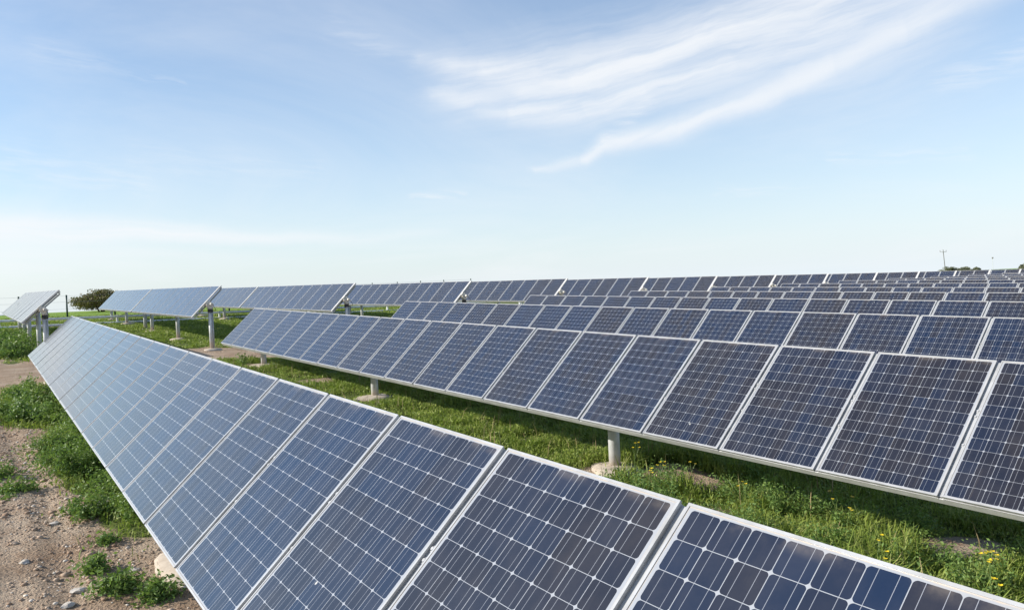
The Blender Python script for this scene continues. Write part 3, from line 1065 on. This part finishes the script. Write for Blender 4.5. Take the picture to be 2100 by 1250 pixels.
# pixel -> ground helper used at design time gave these positions: x, y, radius, height, leaflets, label
HERBS = [
    (-12.9, 1.35, 0.75, 0.55, 6200, 'largest feathery green weed against the lower edge of the nearest panel row'),
    (-14.6, 1.15, 0.50, 0.36, 3000, 'feathery weed spreading left of the largest one towards the dirt track'),
    (-15.6, 1.75, 0.75, 0.48, 4200, 'broad weed under the panel edge just beyond the largest feathery weed'),
    (-11.4, 1.75, 0.62, 0.44, 4600, 'feathery weed under the panel edge, beyond the flat stone slab'),
    (-10.2, 1.60, 0.50, 0.38, 3800, 'rounded weed at the near end of the green strip, above bare soil'),
    (-10.7, 1.15, 0.42, 0.22, 2000, 'low weed leaning onto the bare soil left of the rounded one'),
    (-18.4, 0.75, 0.75, 0.40, 3600, 'spreading weed at the left picture edge beside the dirt track'),
    (-20.6, 1.15, 0.90, 0.50, 3800, 'bushy weed at the far end of the green strip by the crossing path'),
    (-17.3, 1.5, 0.75, 0.45, 3600, 'weed in the middle of the green strip under the panel edge'),
    (-13.4, 0.22, 0.30, 0.16, 1000, 'small weed alone on the track at the left picture edge'),
    (-12.4, 0.45, 0.34, 0.12, 1000, 'flat weed tuft beside the small one on the open track'),
    (-8.65, 0.92, 0.18, 0.11, 900, 'small bright weed on stony soil, left of the concrete footing'),
    (-9.45, 1.15, 0.12, 0.08, 320, 'tiny weed sprig on bare soil below the rounded weed'),
    (-7.98, 1.02, 0.22, 0.13, 1300, 'grey-green weed at the bottom edge, below the concrete footing'),
    (-7.66, 1.32, 0.19, 0.13, 1000, 'bright weed at the bottom edge closest to the panel corner'),
    (-37.0, 1.3, 1.5, 0.75, 3600, 'tall clump of weeds in front of the white posts at the far left'),
    (-33.6, 1.4, 1.0, 0.50, 3000, 'weed clump beside the crossing path at the far left'),
    (-41.5, 1.2, 1.6, 0.65, 3000, 'weed clump farthest along the left picture edge'),
    (-24.6, 6.9, 0.28, 0.42, 260, 'thin weed beside the end post of the second panel row'),
]
for i, (x, y, rd, h, cnt, lab) in enumerate(HERBS):
    big = 1.0 if x > -16 else (1.35 if x > -25 else 2.2)
    herb(x, y, rd, h, cnt, lab, 'weeds along the track', 900 + i, leafsize=(0.015 * big, 0.034 * big))

# taller herbs under the second row, right of its near post
TALL = []
rt = np.random.default_rng(77)
k = 0
while len(TALL) < 26:
    x, y = rt.uniform(-7.4, -1.2), rt.uniform(5.4, 8.4)
    if green_mask(np.array([x]), np.array([y]))[0] < 0.5:
        continue
    if all((x - a) ** 2 + (y - b) ** 2 > 0.35 for a, b in TALL):
        TALL.append((x, y))
for i, (x, y) in enumerate(TALL):
    herb(x, y, float(rt.uniform(0.32, 0.55)), float(rt.uniform(0.24, 0.46)), int(rt.uniform(1100, 1900)),
         'leafy herb in the tall grass below the lower edge of the second panel row', 'herbs in the tall grass', 1200 + i)


def flower(x, y, h, seed):
    r = random.Random(seed)
    z = g(x, y)
    root = empty('flowering_weed', (x, y, z))
    tag(root, 'thin stalk with small yellow flowers in the tall grass before the second panel row', 'flower', 'yellow flowers in the tall grass')
    s = MB()
    lean = Vector((r.uniform(-0.12, 0.12), r.uniform(-0.12, 0.12), 0))
    top = Vector((x, y, z)) + Vector((lean.x, lean.y, h))
    s.tube([(x, y, z - 0.02), (x + lean.x * 0.4, y + lean.y * 0.4, z + h * 0.6), top], [0.004, 0.003, 0.002], 5)
    heads = [top]
    for _ in range(r.randint(1, 3)):
        b = Vector((x, y, z)) * 0.35 + top * 0.65
        t2 = top + Vector((r.uniform(-0.06, 0.06), r.uniform(-0.06, 0.06), r.uniform(-0.07, 0.01)))
        s.tube([b, t2], 0.002, 4)
        heads.append(t2)
    for hd in heads:
        fl = MB()
        for q in range(5):
            a = q * 1.2566 + r.uniform(0, 0.5)
            d = Vector((math.cos(a), math.sin(a), r.uniform(0.1, 0.5))).normalized()
            e = Vector((-math.sin(a), math.cos(a), 0))
            L, W = r.uniform(0.018, 0.026), 0.011
            fl.add([hd, hd + d * L * 0.6 + e * W, hd + d * L, hd + d * L * 0.6 - e * W], [(0, 1, 2, 3)])
        fl.build('petals', [M_YELLOW], root)
    s.build('stalk', [M_STEM], root)


rf = random.Random(5)
nf = 0
while nf < 20:
    x, y = rf.uniform(-7.6, -2.2), rf.uniform(5.6, 8.6)
    if green_mask(np.array([x]), np.array([y]))[0] < 0.3:
        continue
    flower(x, y, rf.uniform(0.35, 0.62), 2000 + nf)
    nf += 1


def rock_mesh(r, n=1):
    import bmesh
    bm = bmesh.new()
    bmesh.ops.create_icosphere(bm, subdivisions=n, radius=1.0)
    for v in bm.verts:
        v.co *= r.uniform(0.75, 1.15)
        v.co.z *= 0.6
    vv = np.array([v.co[:] for v in bm.verts])
    ff = np.array([[v.index for v in f.verts] for f in bm.faces])
    bm.free()
    return vv, ff


def gravel():
    r = random.Random(3)
    protos = [rock_mesh(r) for _ in range(8)]
    n = 22000
    x = np.concatenate([rng.uniform(-19, -6.5, n), rng.uniform(-10, -2, 1500)])
    y = np.concatenate([rng.uniform(-0.6, 2.3, n), rng.uniform(6.2, 9.5, 1500)])
    gm = green_mask(x, y)
    cl = fbm(x * 1.2, y * 1.2, 71, 3)
    keep = (gm < 0.4) & (rng.uniform(0, 1, len(x)) < np.clip((cl - 0.33) * 3.0, 0.07, 0.8))
    x, y = x[keep], y[keep]
    z = ground(x, y)
    V, F, o = [], [], 0
    for i in range(len(x)):
        vv, ff = protos[i % 8]
        s = min(0.06, 0.005 + rng.exponential(0.0064))
        a = rng.uniform(0, 6.28)
        c_, s_ = math.cos(a), math.sin(a)
        w = vv * s * np.array([rng.uniform(0.8, 1.4), 1.0, rng.uniform(0.7, 1.1)])
        w = np.stack([w[:, 0] * c_ - w[:, 1] * s_ + x[i], w[:, 0] * s_ + w[:, 1] * c_ + y[i], w[:, 2] + z[i] + s * 0.15], 1)
        V.append(w)
        F.append(ff + o)
        o += len(w)
    me = quick_mesh('gravel', np.concatenate(V), np.concatenate(F), [M_CLOD], 3)
    ob = bpy.data.objects.new('gravel', me)
    col.objects.link(ob)
    tag(ob, 'loose clods and pebbles strewn over the bare soil of the track', 'gravel', kind='stuff')


gravel()

STONES = [(-9.3, 0.35, 0.050, 'small white stone lying alone on the dirt track at the lower left'),
          (-8.25, 0.72, 0.055, 'flat pale stone at the bottom edge beside the grey-green weed'),
          (-7.95, 0.60, 0.055, 'pale angular stone lowest on the track'),
          (-8.45, 1.22, 0.045, 'greyish stone between the small bright weed and the footing'),
          (-10.6, 0.72, 0.05, 'pale stone by the low weed leaning onto bare soil'),
          (-10.95, 1.18, 0.15, 'long flat stone slab among the weeds below the panel edge')]
for i, (x, y, s, lab) in enumerate(STONES):
    vv, ff = rock_mesh(random.Random(50 + i), 2)
    flat = 0.45 if s > 0.2 else 0.8
    o = mesh_obj('stone', [(v[0] * s * 1.3, v[1] * s, v[2] * s * flat) for v in vv], ff, [M_STONE])
    o.location = (x, y, g(x, y) + s * 0.12)
    o.rotation_euler = (0, 0, i * 1.3)
    tag(o, lab, 'stone', 'stones on the track')


def tree(name, label, x, y, z, wid, hgt, crown_lo, nclump, per, leaf, mat, seed, group=None, stems=4):
    r = np.random.default_rng(seed)
    rr = random.Random(seed)
    root = empty(name, (x, y, z))
    tag(root, label, 'tree', group)
    b = MB()
    cl = []
    for i in range(nclump):
        a = r.uniform(0, 2 * np.pi)
        q = np.sqrt(r.uniform(0, 1)) * 0.92
        top = hgt * (1 - 0.55 * q ** 2.2)
        cz = r.uniform(max(crown_lo, top * 0.35), top * 0.95)
        cl.append((np.cos(a) * q * wid / 2, np.sin(a) * q * wid / 2, cz))
    for i in range(stems):
        a = rr.uniform(0, 6.28)
        o = Vector((x + math.cos(a) * 0.3, y + math.sin(a) * 0.3, z - 0.3))
        k1 = Vector((x + math.cos(a) * wid * 0.10, y + math.sin(a) * wid * 0.10, z + hgt * 0.28))
        k2 = Vector((x + math.cos(a) * wid * 0.20, y + math.sin(a) * wid * 0.20, z + hgt * 0.52))
        b.tube([o, k1, k2], [0.040 * hgt, 0.028 * hgt, 0.014 * hgt], 8)
        for j in range(4):
            c = cl[rr.randrange(len(cl))]
            b.tube([k1 * 0.4 + k2 * 0.6, (k2 + Vector((x + c[0], y + c[1], z + c[2]))) * 0.5, Vector((x + c[0], y + c[1], z + c[2]))], [0.016 * hgt, 0.009 * hgt, 0.004 * hgt], 6)
    b.build('trunk', [M_BARK], root)
    pts = []
    for c in cl:
        s = r.uniform(0.05, 0.095) * wid
        p = np.clip(r.normal(size=(per, 3)), -1.7, 1.7) * s * np.array([1.0, 1.0, 0.55]) + np.array(c)
        pts.append(p)
    p = np.concatenate(pts)
    p[:, 2] = np.maximum(p[:, 2], crown_lo * 0.6)
    V, F = leaves(p, r.uniform(0.6, 1.3, len(p)) * leaf, r, 0.3)
    me = quick_mesh('crown', V, F, [mat])
    o = bpy.data.objects.new('crown', me)
    col.objects.link(o)
    o.parent = root


tree('tree', 'broad brown-green tree on the green field behind the far left panel rows', -129.0, 16.3, g(-129.0, 16.3) - 0.05, 7.3, 3.25, 0.7, 95, 190, 0.15, M_TREE, 31, stems=6)
FT = [(-130.6, 270.0, 5.6, 2.5, 'small green tree at the foot of the leaning pole on the right skyline'),
      (-126.4, 272.0, 4.6, 1.9, 'low bush right of the green tree on the right skyline'),
      (-123.2, 273.3, 2.4, 2.0, 'smallest bush at the right end of the skyline clump'),
      (-111.0, 278.6, 3.4, 2.2, 'brownish tree top at the right picture edge above the panels')]
for i, (x, y, w_, h_, lab) in enumerate(FT):
    tree('tree', lab, x, y, -0.9, w_, h_, 0.5, 30, 90, 0.22, M_FARTREE, 60 + i, 'trees on the right skyline', 3)


def pole():
    x, y = -145.2, 296.4
    root = empty('utility_pole', (x, y, -0.9))
    tag(root, 'thin grey utility pole leaning slightly on the right skyline', 'utility pole')
    p = MB()
    p.tube([(x + 0.5, y + 0.3, -1.2), (x, y, 8.0)], [0.16, 0.11], 10)
    p.build('mast', [M_POLE], root)
    c = MB()
    c.box((x - 0.75, y - 0.9, 7.1), (x + 0.75, y + 0.9, 7.2))
    c.build('crossarm', [M_POLE], root)
    for s in (-1, 0, 1):
        i = MB()
        i.tube([(x + 0.7 * s, y + 0.8 * s, 7.2), (x + 0.7 * s, y + 0.8 * s, 7.75)], 0.09, 8)
        i.build('insulator', [M_POLE], root)
    x, y = -119.2, 275.3
    root = empty('lamp_mast', (x, y, -0.9))
    tag(root, 'slim pale lamp mast farther right than the leaning pole', 'lamp post')
    p = MB()
    p.tube([(x, y, -1.2), (x, y, 3.4)], 0.06, 8)
    p.build('mast', [M_GALV], root)
    c = MB()
    c.tube([(x, y, 3.35), (x, y, 3.55), (x, y, 3.85)], [0.12, 0.26, 0.22], 10)
    c.build('lamp_head', [M_POLE], root)


pole()
